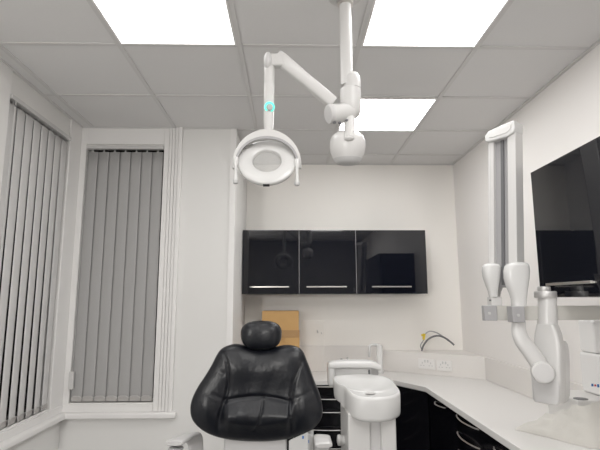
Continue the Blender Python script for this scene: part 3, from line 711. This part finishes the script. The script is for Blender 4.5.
vf = [[bm.verts.new(p) for p in r] for r in fr_]; vb = [[bm.verts.new(p) for p in r] for r in bk_[:-1]] + [vf[-1]]; n_ = len(outl)
for rows_, c_ in ((vf, cf), (vb, cb)):
    for i in range(n_): bm.faces.new([c_, rows_[0][i], rows_[0][(i+1) % n_]])
    for a, b in zip(rows_, rows_[1:]):
        for i in range(n_): bm.faces.new([a[i], a[(i+1) % n_], b[(i+1) % n_], b[i]])
obj('backrest', bm, M_leather, t, ang=80, label='black leather winged backrest with stitched seams')
# headrest
hp = PY(261.3, 335.2, YC-.02); bm = nb(); rx, rz, ry = 19.7*sc_, 13.7*sc_, .055; rings = []
for j in range(1, 24):
    ph_ = -PI/2 + PI*j/24; row = []
    for i in range(56):
        a = 2*PI*i/56; sg = lambda q, e: math.copysign(abs(q)**e, q)
        x = rx*sg(math.cos(ph_), .72)*sg(math.cos(a), .85); z = rz*sg(math.sin(ph_), .78); y = ry*sg(math.cos(ph_), .7)*sg(math.sin(a), .85)
        x *= 1 + .05*(z/rz); z -= .004*math.exp(-(x/.010)**2)*(z/rz > .2)
        y += .012*math.exp(-(x/.05)**2)*(y < 0)
        row.append(hp+V((x, y, z)))
    rings.append(row)
loops(bm, rings); obj('headrest', bm, M_leather, t, ang=80, label='rounded black leather headrest')
bm = nb(); p = PY(258, 350, YC+.03); box(bm, p.x-.035, p.x+.035, YC+.01, YC+.035, p.z-.18, p.z+.10); obj('headrest_bar', bm, M_plasg, t, .004)
# rear support, seat, base
s0, s1 = PY(224, 440, YC), PY(287, 440, YC); zt3 = PY(256, 436, YC).z
bm = nb(); box(bm, s0.x, s1.x, YC-.01, YC+.05, .52, zt3+.06); obj('back_support', bm, M_plasg, t, .012, 3, label='light grey panel below the backrest')
bm = nb(); ellipsoid(bm, V((ccx, 1.62, .60)), .27, .60, .075, .5, 40, 16); obj('seat', bm, M_leather, t)
bm = nb(); box(bm, ccx-.22, ccx+.22, 1.25, 2.30, .44, .54); obj('seat_frame', bm, M_plasg, t, .02, 3)
bm = nb(); box(bm, ccx-.14, ccx+.14, 1.55, 1.95, .05, .45); obj('lift_column', bm, M_plas, t, .02, 3)
bm = nb(); box(bm, ccx-.27, ccx+.27, 1.25, 2.25, 0, .06); obj('base_plate', bm, M_plasg, t, .02, 3)
# armrests: a flat pad that curves over and down to the frame
def armrest(px, y, wv, thick, name='armrest'):
    pp = crom([PY(u, v, yy) for (u, v), yy in zip(px, y)], 7); bm = nb(); rings = []
    N_ = len(pp)
    for i, p in enumerate(pp):
        d = (pp[min(N_-1, i+1)]-pp[max(0, i-1)]).normalized(); x = (V(wv) - d*d.dot(V(wv))).normalized(); n2 = d.cross(x)
        hw = .036*(.86 if i in (0, N_-1) else 1); th = thick*(.7 if i in (0, N_-1) else 1)
        rings.append([p + x*(hw*math.copysign(abs(math.cos(a))**.6, math.cos(a))) + n2*(th*math.copysign(abs(math.sin(a))**.6, math.sin(a))) for a in [2*PI*k/24 for k in range(24)]])
    loops(bm, rings); return obj(name, bm, M_plasg, t)
armrest([(174, 443.5), (180, 440), (188, 436.2), (194, 438.5), (196, 449), (196, 490), (200, 540)], [2.02, 2.08, 2.20, 2.27, 2.30, 2.30, 2.30], (.75, .66, 0), .011)
bm = nb(); p = PY(176, 448.5, 2.05); ellipsoid(bm, p, .030, .03, .008, .8, 20, 10); obj('armrest_tip', bm, M_grey, t, label='grey underside of the armrest')
bm = nb(); box(bm, PY(199, 500, 2.3).x-.02, ccx-.1, 2.27, 2.32, .47, .53); obj('armrest_bracket', bm, M_plasg, t, .006)
armrest([(324, 446), (322.5, 440), (322, 437.2), (321, 440), (321, 452), (320, 490), (318, 540)], [2.10, 2.16, 2.22, 2.27, 2.30, 2.30, 2.30], (.96, -.2, 0), .012)
bm = nb(); box(bm, ccx+.1, PY(318, 500, 2.3).x+.02, 2.27, 2.32, .47, .53); obj('armrest_bracket', bm, M_plasg, t, .006)
# small white folded box with blue print, beside the right armrest
b0 = PY(303, 436, 2.24); zb0 = .56
pts = [PY(288.5, 440.5, 2.27), PY(307.5, 432, 2.24), PY(313.0, 437.5, 2.27)]
bm = nb(); rear = V((.03, .05, 0))
lo = [V((p.x, p.y, .53)) for p in pts]
vt = [bm.verts.new(p) for p in pts] + [bm.verts.new(pts[1]+rear)]; vl = [bm.verts.new(p) for p in lo] + [bm.verts.new(lo[1]+rear)]
bm.faces.new(vt); bm.faces.new(vl[::-1])
for i in range(4): bm.faces.new([vt[i], vt[(i+1) % 4], vl[(i+1) % 4], vl[i]])
sc2 = obj('side_console', bm, M_plas2, t, .003, label='white side console with small blue marks')
bm = nb(); p = PY(303, 437.3, 2.232); obox(bm, p, V((.9, -.3, .2)), V((.3, -.9, 0)), Z, -.004, .004, -.001, .0016, -.006, .006)
p = PY(308.7, 441, 2.243); obox(bm, p, X, -Y, Z, -.0015, .0015, -.001, .002, -.008, .004)
obj('printed_mark', bm, M_blue, sc2, label='small blue print')

# ------------------------------------------------------------------ world and colour
w = bpy.data.worlds.new('world'); bpy.context.scene.world = w; w.use_nodes = True
bg = w.node_tree.nodes['Background']; bg.inputs['Color'].default_value = (.02, .022, .03, 1); bg.inputs['Strength'].default_value = .3
sc = bpy.context.scene
sc.view_settings.view_transform = 'Standard'; sc.view_settings.look = 'None'; sc.view_settings.exposure = 0.0; sc.view_settings.gamma = 1.12
for o in list(bpy.data.objects):
    if '_o' in o: del o['_o']
